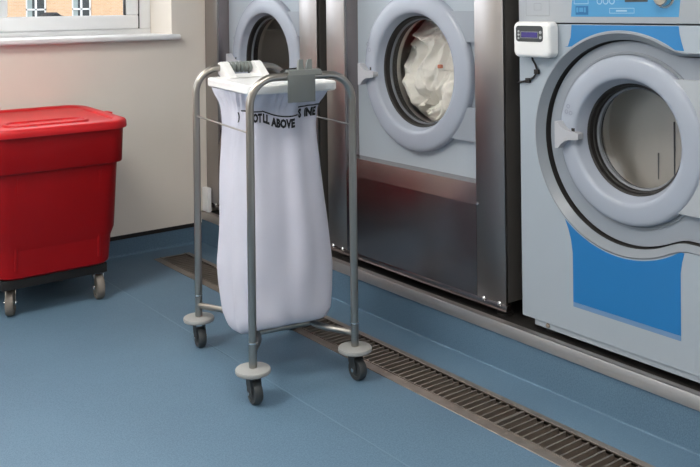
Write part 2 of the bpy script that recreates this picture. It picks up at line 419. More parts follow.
# ceiling lights (above the picture)
for i, (lx, ly) in enumerate(((0.95, 0.75), (-0.05, 2.65), (-1.1, -1.4))):
    t = thing('ceiling_light', ('white framed ceiling panel light above the drain beside the blue-fronted washer', 'brightest white framed ceiling panel light near the back window', 'white framed ceiling panel light in the corner behind the trolley aisle')[i], 'ceiling light', (lx, ly, ZC - .03), 0, 'ceiling light panels')
    b = new()
    for a, c in (((lx - .6, ly - .3, ZC - .03), (lx - .57, ly + .3, ZC)), ((lx + .57, ly - .3, ZC - .03), (lx + .6, ly + .3, ZC)),
                 ((lx - .57, ly - .3, ZC - .03), (lx + .57, ly - .27, ZC)), ((lx - .57, ly + .27, ZC - .03), (lx + .57, ly + .3, ZC))):
        box(b, a, c)
    obj('frame', b, M_UPVC, t)
    b = new(); box(b, (lx - .57, ly - .27, ZC - .018), (lx + .57, ly + .27, ZC - .002)); obj('diffuser', b, M_LAMP if i != 1 else M_LAMP2, t)

# ------------------------------------------------------------------ floor drain
dr = thing('floor_drain', 'long slotted stainless steel drain channel set into the blue floor', 'drain', (1.918, 2.5, -.05))
b = new()
box(b, (DX0 + .001, DYB + .001, -.022), (DX1 - .001, DYA - .001, -.018))
box(b, (DX0 + .001, DYB + .001, -.018), (DX0 + .004, DYA - .001, -.008)); box(b, (DX1 - .004, DYB + .001, -.018), (DX1 - .001, DYA - .001, -.008))
obj('channel', b, M_DRAINDARK, dr)
SX0, SX1 = 1.862, 1.986
for x0, x1, si in ((DX0 - .001, SX0, 1.846), (SX1, DX1 + .001, 1.997)):
    b = new(); box(b, (x0, DYB, -.008), (x1, DYA, .0022), .001, 1)
    rail = obj('frame_rail', b, M_DRAIN, dr)
    b = new(); xi = SX0 - .004 if x1 == SX0 else SX1
    box(b, (xi, DYB, -.006), (xi + .004, DYA, .0045)); obj('rail_lip', b, M_DRAIN, rail)
    y = 1.64 - 6 * .108
    while y < DYA:
        if y > DYB + .02:
            b = new(); lathe(b, [(0.0001, .0026), (.0042, .0026), (.0045, .0018)], (si, y, 0), 'z', 8)
            obj('screw', b, M_DRAINDARK, rail)
        y += .108
for ya, yb in ((DYB, DYB + .02), (DYA - .02, DYA)):
    b = new(); box(b, (SX0, ya, -.008), (SX1, yb, .0022)); obj('end_rail', b, M_DRAIN, dr)
sm = None
y = DYB + .035
b = new(); box(b, (SX0, 0 - .0028, -.016), (SX1, .0028, .0005), .0006, 1)
slat0 = obj('slat', b, M_DRAIN, None)
slat0.parent = dr; sy = y; base_y = slat0.location.y
first = True
while y < DYA - .025:
    o = slat0 if first else slat0.copy()
    if not first: C.objects.link(o)
    first = False
    o.parent = dr
    o.location = Vector(((SX0 + SX1) / 2, y, -.016)) - Vector(dr.location)
    y += .0268
for jy in (1.809, 2.809, 3.4):
    b = new(); box(b, (SX0, jy - .004, -.012), (SX1, jy + .004, .003), .0008, 1); obj('joint_bar', b, M_DRAIN, dr)

# ------------------------------------------------------------------ machines
XM = 2.185
def torus_ring(bm, cx, cy, cz, prof, n=72): lathe(bm, [(r, x - cx) for r, x in prof], (cx, cy, cz), 'x', n)

def latch(bm, y_tip, z, x_base, s=1.0):
    # pull latch: broad free end on the left, waisted stem running to the right, standing off the door
    hw = .0445 * s; L = .083 * s
    out = [(0, hw), (.010, hw * .98), (.020, hw * .66), (.034, hw * .40), (.050, hw * .30), (.066, hw * .29), (.078, hw * .20), (L, 0)]
    poly = [(y_tip - d, z + h) for d, h in out] + [(y_tip - d, z - h) for d, h in out[-2::-1]]
    # depth profile: the free end is furthest from the door
    n = len(poly)
    f, k = [], []
    for (yy, zz) in poly:
        d = (y_tip - yy) / L
        f.append(bm.verts.new((x_base - (.038 - .016 * d) * s, yy, zz)))
        k.append(bm.verts.new((x_base - (.014 * (1 - d) - .004) * s, yy, zz)))
    bm.faces.new(f); bm.faces.new(k[::-1])
    for i in range(n): bm.faces.new((f[i], f[(i + 1) % n], k[(i + 1) % n], k[i]))
    bmesh.ops.bevel(bm, geom=[e for e in bm.edges if e.calc_face_angle(0) > .9], offset=.004 * s, segments=2, affect='EDGES')

def big_machine(yc, label):
    y0, y1 = yc - .5005, yc + .5005            # right and left sides seen from the front
    u0, u1 = y0 + .132, y1 - .126              # inner edges of the uprights
    zb, zt = 0.205, 1.80
    t = thing('barrier_washer', label, 'washing machine', (XM, yc, 0.150), 0, 'stainless washing machines on the plinth')
    b = new()
    box(b, (XM + .012, y0 + .001, zb + .005), (XM + .80, y0 + .012, zt - .002))
    box(b, (XM + .012, y1 - .012, zb + .005), (XM + .80, y1 - .001, zt - .002))
    box(b, (XM + .78, y0 + .012, zb + .005), (XM + .80, y1 - .012, zt - .002))
    box(b, (XM + .012, y0 + .001, zt - .002), (XM + .80, y1 - .001, zt + .01))
    box(b, (XM + .03, y0 + .012, zb + .002), (XM + .78, y1 - .012, zb + .02))
    obj('cabinet', b, M_SIDE, t)
    for ya, yb in ((y0, u0), (u1, y1)):
        b = new(); box(b, (XM, ya, zb), (XM + .012, yb, zt), .002)
        up = obj('upright', b, M_STEEL, t)
        for zz in (.225,):
            for yy in (ya + .03, yb - .03):
                b = new(); lathe(b, [(.0001, -.006), (.005, -.005), (.007, -.001), (.0085, 0), (.0085, .004)], (XM, yy, zz - .022), 'x', 10)
                obj('bolt', b, M_CHROME, up)
    # slate coloured returns either side of the recess
    XP = XM + .070
    for ya, yb in ((u0 - .010, u0 - .001), (u1 + .001, u1 + .010)):
        b = new(); box(b, (XM + .012, ya, .52), (XP + .02, yb, zt - .01)); obj('recess_side', b, M_STEELH, t)
    # foot rail with bolts
    b = new(); box(b, (XM + .003, y0 + .002, .181), (XM + .03, y1 - .002, .2045), .002)
    fr = obj('foot_rail', b, M_STEELH, t)
    # lower stainless panel and its sloping top band
    b = new()
    box(b, (XM + .001, u0 + .0015, zb), (XM + .012, u1 - .0015, .514))
    obj('lower_panel', b, M_STEELH, t)
    b = new()
    a = [(XM + .001, .5145), (XM + .016, .583), (XM + .0715, .585), (XM + .0715, .582), (XM + .020, .580), (XM + .006, .5145)]
    l0 = [b.verts.new((x, u0 + .0015, z)) for x, z in a]; l1 = [b.verts.new((x, u1 - .0015, z)) for x, z in a]
    b.faces.new(l0); b.faces.new(l1[::-1])
    for k in range(6): b.faces.new((l0[k], l1[k], l1[(k + 1) % 6], l0[(k + 1) % 6]))
    obj('sloping_band', b, M_STEELH, t)
    # screw heads on the band
    b = new(); lathe(b, [(.0001, -.005), (.005, -.004), (.007, 0)], (XM + .001, u0 - .006, .520), 'x', 10); obj('screw', b, M_CHROME, t)
    # pale grey door panel, with a round hole
    DZ, RO, RI = .9475, .302, .2215
    XD = XP - .010
    n = 72
    hole = [(yc + .285 * math.cos(2 * PI * k / n), DZ + .285 * math.sin(2 * PI * k / n)) for k in range(n)]
    b = new(); loop_fill(b, [(u0, .572), (u1, .572), (u1, 1.262), (u0, 1.262)], hole, XP)
    obj('door_panel', b, M_PANEL, t, smooth=False)
    # seam and upper control panel
    b = new(); box(b, (XP - .012, u0 + .001, 1.262), (XP + .02, u1 - .001, zt - .01), .003); cp = obj('control_panel', b, M_PANEL_L, t)
    b = new(); box(b, (XP - .0125, u0 + .12, 1.42), (XP - .012, u1 - .12, 1.62)); obj('control_film', b, M_BLUE_L, cp)
    # door
    b = new()
    torus_ring(b, XD, yc, DZ, [(RO, XP + .004), (RO, XP - .014), (RO - .002, XP - .021), (RO - .008, XP - .027), (RO - .018, XP - .030), (RO - .036, XP - .0325),
                               (RI + .018, XP - .033), (RI + .007, XP - .032), (RI + .0015, XP - .028), (RI - .001, XP - .021), (RI - .010, XP + .003), (RI - .011, XP + .005)], 96)
    door = obj('door', b, M_RING, t)
    b = new()
    torus_ring(b, XD, yc, DZ, [(RI - .010, XP + .003), (RI - .016, XP + .007), (RI - .019, XP + .022), (RI - .021, XP + .036), (RI - .021, XP + .062)])
    obj('gasket', b, M_BLACK, door)
    b = new()
    R2 = RI - .018
    torus_ring(b, XD, yc, DZ, [(R2, XP + .027), (R2 - .004, XP + .025), (R2 - .007, XP + .029), (R2 - .007, XP + .035)])
    obj('glass_rim', b, M_SLATE, door)
    b = new(); torus_ring(b, XD, yc, DZ, [(R2 - .006, XP + .031), (R2 - .03, XP + .037), (R2 - .09, XP + .044), (.05, XP + .047), (.0005, XP + .048)])
    face_room(obj('glass', b, M_DOORGLASS, door))
    # hinge arms reaching to the right-hand upright
    for za, zc_ in ((1.066, 1.177), (.718, .836)):
        b = new(); zm = (za + zc_) / 2
        dz = abs((za if za > DZ else zc_) - DZ)
        yin = yc - math.sqrt(max(.001, (RO - .012) ** 2 - dz ** 2))
        dz2 = abs((zc_ if za > DZ else za) - DZ)
        yin2 = yc - math.sqrt(max(.0001, (RO - .012) ** 2 - dz2 ** 2))
        zn, zf = (za, zc_) if za > DZ else (zc_, za)
        poly = [(u0 + .012, zn), (yin, zn), ((yin + yin2) / 2 - .006, (zn + zf) / 2), (yin2, zf), (u0 + .012, zf)]
        prism_x(b, poly, XP - .020, XP - .001); obj('hinge_arm', b, M_DOORB, door)
        b = new(); lathe(b, [(.0001, za + .004), (.008, za + .004), (.008, zc_ - .004), (.0001, zc_ - .004)], (XP - .01, u0 + .0105, 0), 'z', 12); obj('hinge_pin', b, M_SLATE, door)
    b = new(); latch(b, yc + RO - .006, DZ - .022, XP - .026, 0.98); obj('latch', b, M_HANDLE, door)
    b = new(); box(b, (XP - .034, yc + RO - .055, DZ - .006), (XP - .030, yc + RO - .047, DZ + .006)); obj('latch_shadow', b, M_BLACK, door)  # black block standing in for the small shadow at the latch
    # little embossed pictograms next to the latch
    for dy, dz in ((.045, .075), (.036, .098)):
        b = new(); lathe(b, [(.006, XP - .0335), (.009, XP - .0335)], (0, yc + RO - dy, DZ + dz), 'x', 12); obj('pictogram', b, M_MARKD, door)
    # drum
    b = new(); torus_ring(b, XD, yc, DZ, [(RI - .021, XP + .062), (RI - .016, XP + .085), (.33, XP + .090), (.33, XP + .52), (.0005, XP + .53)], 48)
    drum = obj('drum', b, M_DRUM, t)
    # drum lifters
    for k in range(3):
        a = 2 * PI * k / 3 + .5
        b = new()
        c_, s_ = math.cos(a), math.sin(a)
        p = lambda r, w, x: (x, yc + r * c_ - w * s_, DZ + r * s_ + w * c_)
        vs_ = [[b.verts.new(p(r, w, x)) for r, w in ((.328, -.04), (.27, -.008), (.27, .008), (.328, .04))] for x in (XP + .13, XP + .50)]
        b.faces.new(vs_[0]); b.faces.new(vs_[1][::-1])
        for q in range(3): b.faces.new((vs_[0][q], vs_[1][q], vs_[1][q + 1], vs_[0][q + 1]))
        obj('lifter', b, M_DRUM, drum)
    # levelling feet
    for yy in (y0 + .06, y1 - .06):
        for xx in (XM + .06, XM + .72):
            b = new(); lathe(b, [(.0001, .150), (.028, .150), (.028, .158), (.012, .163), (.012, .206), (.0001, .206)], (xx, yy, 0), 'z', 14)
            obj('foot', b, M_DARK, t)
    return t
YC_M, YC_L = 2.5635, 3.6350
big_machine(YC_M, 'stainless washing machine loaded with white laundry behind its round door')
big_machine(YC_L, 'stainless washing machine with an empty dark drum beside the cream wall')

# white laundry in the drum of the middle machine
def laundry(cx, cy, cz, R):
    b = new(); n1, n2 = 150, 64
    off = Vector((3.7, 1.9, 8.2))
    def surf(r, t):
        y, z = r * math.cos(t), r * math.sin(t)
        p = Vector((y, z, 0)) * 8.0 + off
        w = Vector((noise.noise(p * .6), noise.noise(p * .6 + Vector((5, 2, 1))), 0))
        q = p + w * 1.5
        h = .060 * noise.noise(q * .55)
        h += .085 * (.52 - abs(noise.noise(q * .75 + Vector((9, 0, 0)))) * 1.7)
        h += .050 * (.42 - abs(noise.noise(q * 1.7 + Vector((0, 7, 0)))) * 1.8)
        h += .014 * (.4 - abs(noise.noise(q * 4.0)) * 1.8)
        dome = -.030 * (r / R) ** 3
        h = h + dome + (-.06 * (z / R) if z > 0 else -.005)
        lim = .040 if r < .172 else .040 - (r - .172) * 1.6      # stays behind the glass and inside the drum mouth
        return lim - .5 * (math.sqrt((lim - h) ** 2 + .0004) + (lim - h)) + .004 if h > lim - .06 else h
    rows = []
    for i in range(n2 + 1):
        r = R * (i / n2) ** .9
        rows.append([b.verts.new((cx - surf(r, 2 * PI * k / n1), cy + r * math.cos(2 * PI * k / n1), cz + r * math.sin(2 * PI * k / n1))) for k in range(n1)] if i else [b.verts.new((cx - surf(0, 0), cy, cz))] * n1)
    rows.append([b.verts.new((cx + .16, cy + R * .8 * math.cos(2 * PI * k / n1), cz + R * .8 * math.sin(2 * PI * k / n1))) for k in range(n1)])
    for k in range(n1):
        b.faces.new((rows[0][0], rows[1][k], rows[1][(k + 1) % n1]))
    for a_, b_ in zip(rows[1:], rows[2:]):
        for k in range(n1): b.faces.new((a_[k], a_[(k + 1) % n1], b_[(k + 1) % n1], b_[k]))
    b.faces.new(rows[-1])
    o = obj('laundry_load', b, M_TOWEL, None, smooth=True)
    tag(o, 'crumpled white laundry filling the drum behind the round door glass', 'laundry')
    b = new(); box(b, (cx - surf(.08, -.1) - .004, cy - .045, cz + .010), (cx - surf(.08, -.1) + .012, cy - .028, cz + .024), .003)
    obj('orange_tag', b, M_ORANGE, o, label='small orange tag')
laundry(XM + .070 + .096, YC_M, .9475, .262)

# ------------------------------------------------------------------ right machine (pale grey front, blue film)
def washer_right():
    y1 = 1.990; yc = 1.602; y0 = 2 * yc - y1; DZ = .790
    zb, zs, zt = .196, 1.139, 1.40
    t = thing('front_load_washer', 'pale grey washing machine with blue panels and recessed round door', 'washing machine', (XM, yc, .150))
    XP = XM
    b = new()
    box(b, (XP + .013, y0 + .001, zb + .01), (XP + .72, y0 + .012, zt - .002)); box(b, (XP + .013, y1 - .012, zb + .01), (XP + .72, y1 - .001, zt - .002))
    box(b, (XP + .70, y0 + .012, zb + .01), (XP + .72, y1 - .012, zt - .002)); box(b, (XP + .013, y0 + .001, zt - .002), (XP + .72, y1 - .001, zt + .012))
    obj('cabinet', b, M_SLATE, t)
    # outline of the door recess: circle joined to a band running to the hinge side
    RB, R0 = .326, .301
    def outline(r, zhi, zlo, y_end):
        pts = []
        kh = math.asin(min(.999, (zhi - DZ) / r)); kl = math.asin(min(.999, (DZ - zlo) / r))
        # start upper right, go over the left to the lower right (circle part)
        a0 = PI - kh - .10; a1 = -(PI - kl - .10)
        # angle measured from +y (left) towards +z
        n = 72
        for k in range(n + 1):
            a = a0 + (a1 - a0) * k / n
            pts.append((yc + r * math.cos(a), DZ + r * math.sin(a)))
        # bottom flank to the right, with a soft knee
        yk = pts[-1]
        ym = yc - math.sqrt(max(1e-6, r * r - (DZ - zlo) ** 2))
        pts += [(ym - .004, zlo - .004), (ym - .024, zlo), (ym - .06, zlo), (y_end, zlo)]
        ym2 = yc - math.sqrt(max(1e-6, r * r - (zhi - DZ) ** 2))
        pts += [(y_end, zhi), (ym2 - .06, zhi), (ym2 - .024, zhi), (ym2 - .004, zhi + .004)]
        return pts
    OUT = outline(RB, 1.062, .520, y0 + .010)
    INN = outline(R0, 1.050, .538, y0 + .012)
    b = new()
    loop_fill(b, [(y0, zb), (y1, zb), (y1, zs - .004), (y0, zs - .004)], OUT, XP)
    # folded edges of the front sheet
    for (a, c) in (((y0, zb), (y1, zb)), ((y1, zb), (y1, zs - .004)), ((y1, zs - .004), (y0, zs - .004)), ((y0, zs - .004), (y0, zb))):
        v = [b.verts.new(p) for p in ((XP, *a), (XP, *c), (XP + .013, *c), (XP + .013, *a))]; b.faces.new(v)
    bmesh.ops.remove_doubles(b, verts=b.verts[:], dist=1e-5)
    fp = obj('front_panel', b, M_PANEL, t, smooth=False)
    b = new()
    LP = lambda o, x: [(x, y, z) for y, z in o]
    mid = [((p[0] * .8 + q[0] * .2), (p[1] * .8 + q[1] * .2)) for p, q in zip(OUT, INN)]
    loft(b, [LP(OUT, XP), LP(mid, XP - .003), LP(INN, XP + .022)])
    obj('bezel', b, M_BEZEL, t)
    GAP = outline(.2985, 1.048, .540, y0 + .013)
    b = new(); loft(b, [LP(INN, XP + .022), LP(GAP, XP + .070)]); obj('seal_gap', b, M_BLACK, t)
    # door plate
    DP = outline(.2960, 1.046, .542, y0 + .014)
    XD = XP + .040
    door_b = new()
    hole = [(yc + .200 * math.cos(2 * PI * k / 72), DZ + .200 * math.sin(2 * PI * k / 72)) for k in range(72)]
    loop_fill(door_b, DP, hole, XD)
    door = obj('door', door_b, M_DOORB, t, smooth=False)
    b = new(); DP2 = outline(.2970, 1.047, .541, y0 + .013)
    loft(b, [LP(DP, XD), LP(DP2, XD + .012), LP(DP2, XD + .03)]); obj('door_edge', b, M_DOORB, door)
    RO, RI = .2475, .1785
    DR = .798
    b = new()
    torus_ring(b, XD, yc, DR, [(RO, XD + .002), (RO, XD - .008), (RO - .002, XD - .015), (RO - .007, XD - .0195), (RO - .015, XD - .0215), (RO - .032, XD - .024),
                               (RI + .016, XD - .0245), (RI + .006, XD - .0235), (RI + .0015, XD - .020), (RI - .001, XD - .014), (RI - .014, XD + .013), (RI - .015, XD + .015)], 96)
    obj('door_ring', b, M_RING, door)
    b = new(); torus_ring(b, XD, yc, DR, [(RO + .011, XD - .0005), (RO + .010, XD - .003), (RO + .004, XD - .003), (RO + .0005, XD + .001)]); obj('ring_bead', b, M_BEZEL, door)
    b = new(); torus_ring(b, XD, yc, DR, [(RI - .014, XD + .013), (RI - .020, XD + .017), (RI - .022, XD + .030), (RI - .026, XD + .032), (RI - .028, XD + .07)])
    obj('gasket', b, M_BLACK, door)
    R2 = RI - .023
    b = new(); torus_ring(b, XD, yc, DR, [(R2, XD + .046), (R2 - .004, XD + .043), (R2 - .010, XD + .046), (R2 - .010, XD + .056)]); obj('glass_rim', b, M_SLATE, door)
    b = new(); torus_ring(b, XD, yc, DR, [(R2 - .008, XD + .050), (R2 - .03, XD + .058), (R2 - .08, XD + .064), (.04, XD + .067), (.0005, XD + .068)]); face_room(obj('glass', b, M_DOORGLASS, door))
    # hinge wing on the right of the ring
    b = new()
    yi = lambda z: yc - math.sqrt((RO - .01) ** 2 - (z - DZ) ** 2)
    zz = [.985 - .37 * k / 12 for k in range(13)]
    prism_x(b, [(y0 + .02, .985)] + [(yi(z), z) for z in zz] + [(y0 + .02, .615)], XD - .016, XD - .0005); obj('hinge_wing', b, M_PANEL_L, door)
    b = new(); latch(b, yc + RO - .010, DZ + .004, XD - .016, 0.93); obj('latch', b, M_HANDLE, door)
    b = new(); box(b, (XD - .0262, yc + .183, DZ + .014), (XD - .022, yc + .193, DZ + .026)); obj('latch_shadow', b, M_BLACK, door)  # small latch shadow modelled as a black block
    for dy, dz in ((.212, .075), (.196, .072), (.205, .092)):
        b = new(); lathe(b, [(.0045, XD - .0255), (.0065, XD - .0255)], (0, yc + dy, DZ + dz), 'x', 12); obj('pictogram', b, M_MARKD, door)
    b = new(); torus_ring(b, XD, yc, DR, [(RI - .028, XD + .07), (RI - .018, XD + .085), (RI + .02, XD + .10), (RI + .03, XD + .15), (RI + .02, XD + .165), (.0005, XD + .172)], 64); dm = obj('drum', b, M_DRUMR, t)
    for dy, za, zb_ in ((-.035, .67, .84), (.02, .66, .74)):
        b = new(); box(b, (XD + .165, yc + dy - .0012, za), (XD + .170, yc + dy + .0012, zb_)); obj('drum_seam', b, M_SLATE, dm)
    # blue films
    XF = XP - .0006
    arc = lambda a0, a1, n, r: [(yc + r * math.cos(a0 + (a1 - a0) * k / n), DZ + r * math.sin(a0 + (a1 - a0) * k / n)) for k in range(n + 1)]
    def clip_arc(ya, yb, top, r=RB + .003, n=30):
        res = []
        for k in range(n + 1):
            y = ya + (yb - ya) * k / n
            h = math.sqrt(max(0, r * r - (y - yc) ** 2))
            res.append((y, DZ + h if top else DZ - h))
        return res
    up = [(1.778, zs - .006), (1.782, 1.095), (1.793, 1.068)] + [(y, max(z, 1.066)) for y, z in clip_arc(1.806, 1.398, True)] + [(1.405, 1.088), (1.411, 1.112), (1.413, zs - .006)]
    b = new(); prism_x(b, up, XF, XP - .0001); obj('blue_film', b, M_BLUE_M, t, smooth=False)
    lo = [(1.784, .289), (1.784, .44), (1.790, .478), (1.800, .510)] + [(y, z if y > 1.43 else min(z, .517)) for y, z in clip_arc(1.812, 1.404, False)] + [(1.412, .49), (1.4165, .46), (1.4175, .289)]
    b = new(); prism_x(b, lo, XF, XP - .0001); obj('blue_film', b, M_BLUE, t, smooth=False)
    b = new(); prism_x(b, [(1.784, .275), (1.784, .2885), (1.4175, .2885), (1.4175, .275)], XF, XP - .0001); obj('film_stripe', b, M_BLUE_E, t, smooth=False)
    # toe rail, bolt and feet
    b = new(); box(b, (XP + .006, y0 + .002, .175), (XP + .03, y1 - .045, .1955), .002); tr = obj('toe_rail', b, M_PANEL, t)
    for yy in (y1 - .10, y0 + .10):
        b = new(); lathe(b, [(.0001, -.006), (.006, -.005), (.008, 0), (.008, .004)], (XP + .006, yy, .186), 'x', 8); obj('bolt', b, M_DRAINDARK, tr)
    for yy in (y0 + .07, y1 - .07):
        for xx in (XP + .07, XP + .65):
            b = new(); lathe(b, [(.0001, .150), (.025, .150), (.025, .157), (.011, .162), (.011, .21), (.0001, .21)], (xx, yy, 0), 'z', 12); obj('foot', b, M_DARK, t)
    # control panel
    b = new(); box(b, (XP - .002, y0, zs), (XP + .03, y1, zt), .003); cp = obj('control_panel', b, M_PANEL_L, t)
    XC = XP - .0026
    b = new(); prism_x(b, [(1.778, 1.158), (1.774, 1.20), (1.762, 1.26), (1.745, 1.31), (1.745, 1.355), (1.36, 1.355), (1.385, 1.31), (1.402, 1.24), (1.4115, 1.158)], XC, XP - .002)
    cf = obj('control_film', b, M_BLUE_L, cp, smooth=False)
    X2 = XC - .0004
    def mark(nm, ya, za, yb, zb_, m, par=cf, x=X2):
        b = new(); box(b, (x, ya, za), (x + .0006, yb, zb_)); return obj(nm, b, m, par, smooth=False)
    mark('icon', 1.760, 1.164, 1.713, 1.190, M_ICON)
    for (ya, yb, za, zb_) in ((1.757, 1.749, 1.171, 1.186), (1.746, 1.731, 1.1725, 1.1855), (1.728, 1.722, 1.171, 1.186)):
        mark('icon_mark', ya, za, yb, zb_, M_BLUE_L, x=X2 - .0005)
    def rect_outline(nm, ya, yb, za, zb_, w, m, par, x):
        b = new()
        box(b, (x, ya, za), (x + .0006, yb, za + w)); box(b, (x, ya, zb_ - w), (x + .0006, yb, zb_))
        s = 1 if ya > yb else -1
        box(b, (x, ya, za), (x + .0006, ya - s * w, zb_)); box(b, (x, yb, za), (x + .0006, yb + s * w, zb_))
        return obj(nm, b, m, par, smooth=False)
    rect_outline('label_box', 1.637, 1.552, 1.168, 1.1835, .0016, M_MARK, cf, X2)
    mark('label_text', 1.614, 1.173, 1.577, 1.178, M_MARK)
    rect_outline('icon_box', 1.766, 1.712, 1.196, 1.222, .002, M_MARK, cf, X2)
    for k in range(3): 
        b = new(); lathe(b, [(.007, X2), (.010, X2), (.010, X2 + .0005)], (0, 1.672 - .022 * k, 1.204), 'x', 14); obj('icon_ring', b, M_MARK, cf)
    b = new(); box(b, (X2 - .001, 1.583, 1.2005), (X2 + .001, 1.508, 1.235)); obj('display', b, M_BLKP, cf)
    b = new(); lathe(b, [(.0001, -.022), (.020, -.022), (.0235, -.019), (.0255, 0), (.030, .001), (.030, .003)], (XC - .001, 1.4545, 1.212), 'x', 32); obj('knob', b, M_CHROME, cp)
    # faint pictogram plate on the left of the control panel
    XG = XP - .0024
    rect_outline('pictogram_plate', 1.958, 1.862, 1.160, 1.24, .0014, M_MARKG, cp, XG)
    rect_outline('pictogram_plate', 1.925, 1.895, 1.178, 1.20, .0012, M_MARKG, cp, XG)
    return t
washer_right()

# dosing display unit stuck to the machine, with its cable
def rrect(y0, y1, z0, z1, r, n=6):
    pts = []
    for cy, cz, a in ((y1 - r, z1 - r, 0), (y0 + r, z1 - r, PI / 2), (y0 + r, z0 + r, PI), (y1 - r, z0 + r, 1.5 * PI)):
        for k in range(n + 1):
            t = a + PI / 2 * k / n; pts.append((cy + r * math.cos(t), cz + r * math.sin(t)))
    return pts
du = thing('dosing_display', 'small white box with dark display stuck to the grey washing machine', 'control unit', (XM - .02, 1.90, 1.04))
b = new()
def rl(g, x): return [(x, y, z) for y, z in rrect(1.827 + g, 1.977 - g, 1.031 + g, 1.143 - g, .018)]
rs = loft(b, [rl(0.004, XM - .001), rl(0, XM - .006), rl(0, XM - .034), rl(.002, XM - .040), rl(.006, XM - .044), rl(.012, XM - .0455)])
b.faces.new(rs[-1]); b.faces.new(rs[0][::-1])
obj('housing', b, M_WHITEP, du)
XU = XM - .0458
b = new(); prism_x(b, rrect(1.852, 1.962, 1.080, 1.130, .011), XU - .0008, XU + .001); fa = obj('fascia', b, M_BLKP, du, smooth=False)
b = new(); box(b, (XU - .0016, 1.874, 1.0935), (XU - .0008, 1.939, 1.110)); obj('screen', b, M_SCREEN, fa)
b = new()
for a, c in (((1.871, 1.0915), (1.942, 1.093)), ((1.871, 1.1105), (1.942, 1.112)), ((1.871, 1.0915), (1.8725, 1.112)), ((1.9405, 1.0915), (1.942, 1.112))):
    box(b, (XU - .0017, a[0], a[1]), (XU - .0008, c[0], c[1]))
obj('screen_border', b, mat('screen_border_grey', (.30, .31, .33), .4, noise_amt=.03, noise_scale=20), fa)
for yy, zz in ((1.861, 1.110), (1.861, 1.094), (1.950, 1.112), (1.950, 1.102), (1.950, 1.091)):
    b = new(); lathe(b, [(.0001, -.0018), (.0048 if yy < 1.9 else .0036, -.0016), (.0052 if yy < 1.9 else .004, 0)], (XU - .0008, yy, zz), 'x', 10)
    obj('button', b, mat('button_grey', (.42, .43, .45), .4, noise_amt=.03, noise_scale=20), fa)
b = new()
cpts = [(XM - .015, 1.927, 1.04), (XM - .012, 1.924, 1.022), (XM - .007, 1.917, 1.005), (XM - .006, 1.913, .992), (XM - .006, 1.916, .977), (XM - .006, 1.927, .965),
        (XM - .006, 1.943, .957), (XM - .006, 1.965, .951), (XM - .006, 1.985, .947), (XM + .0, 1.996, .945), (XM + .10, 2.0, .93)]
tube(b, cpts, .0032, 8)
obj('cable', b, M_BLACK, du)
for (yy, zz) in ((1.9135, .984), (1.950, .9545)):
    b = new(); box(b, (XM - .011, yy - .0085, zz - .0075), (XM - .0003, yy + .0085, zz + .0075), .0015); obj('cable_clip', b, M_BLACK, du)

# small white pipe box in the corner on the plinth
b = new(); box(b, (PX + .002, WY - .06, .1605), (PX + .027, WY - .002, .282), .004)
tag(obj('pipe_box', b, M_UPVC), 'small white pipe casing in the wall corner on the plinth', 'pipe casing')

# ------------------------------------------------------------------ red bin
def rloop(x0, x1, y0, y1, r, z, n=7):
    pts = []
    for cx, cy, a in ((x1 - r, y1 - r, 0), (x0 + r, y1 - r, PI / 2), (x0 + r, y0 + r, PI), (x1 - r, y0 + r, 1.5 * PI)):
        for k in range(n + 1):
            t = a + PI / 2 * k / n; pts.append((cx + r * math.cos(t), cy + r * math.sin(t), z))
    return pts
BX0, BX1, BY0, BY1 = 0.985, 1.447, 3.560, 4.045
rb = thing('wheeled_bin', 'red plastic wheeled laundry bin with closed lid below the window', 'bin', ((BX0 + BX1) / 2, (BY0 + BY1) / 2, 0))
b = new()
g = lambda d, z, r=.07: rloop(BX0 - d, BX1 + d, BY0 - d, BY1 + d * .6, r, z)
rs = loft(b, [g(-.03, .150), g(-.008, .152), g(.0, .160), g(.028, .564), g(.029, .568), g(.044, .571), g(.046, .576), g(.050, .712), g(.036, .712), g(.018, .30), g(-.02, .175)])
b.faces.new(rs[0][::-1]); b.faces.new(rs[-1])
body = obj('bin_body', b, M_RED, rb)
# shallow vertical ribs and inset panel on the front
for xx in (BX0 + .065, BX1 - .065):
    b = new()
    for dx in (-.006, .006):
        pass
    v = []
    for z, d in ((.19, .0015), (.55, .026)):
        v.append([b.verts.new(p) for p in ((xx - .006, BY0 - d - .001, z), (xx - .003, BY0 - d - .005, z), (xx + .003, BY0 - d - .005, z), (xx + .006, BY0 - d - .001, z))])
    for k in range(3): b.faces.new((v[0][k], v[0][k + 1], v[1][k + 1], v[1][k]))
    obj('rib', b, M_RED, body)
# side grip
b = new(); box(b, (BX1 + .045, 3.70, .628), (BX1 + .066, 3.86, .672), .008, 3); obj('grip', b, M_RED, body)
# lid: slightly higher at the back
LX0, LX1, LY0_, LY1_ = BX0 - .062, BX1 + .071, 3.497, 4.095
slope = lambda y: .018 * (y - LY0_) / (LY1_ - LY0_)
def lidloop(d, z, r=.10):
    return [(x, y, zz + slope(y)) for x, y, zz in rloop(LX0 + d, LX1 - d, LY0_ + d, LY1_ - d, max(.02, r - d * .7), z)]
b = new()
rs = loft(b, [lidloop(.008, .709), lidloop(.001, .709), lidloop(0, .713), lidloop(.001, .733), lidloop(.006, .740), lidloop(.014, .7425), lidloop(.046, .7435),
              lidloop(.050, .742), lidloop(.054, .736), lidloop(.060, .7355)])
b.faces.new(rs[0][::-1]); b.faces.new(rs[-1])
lid = obj('lid', b, M_REDLID, rb)
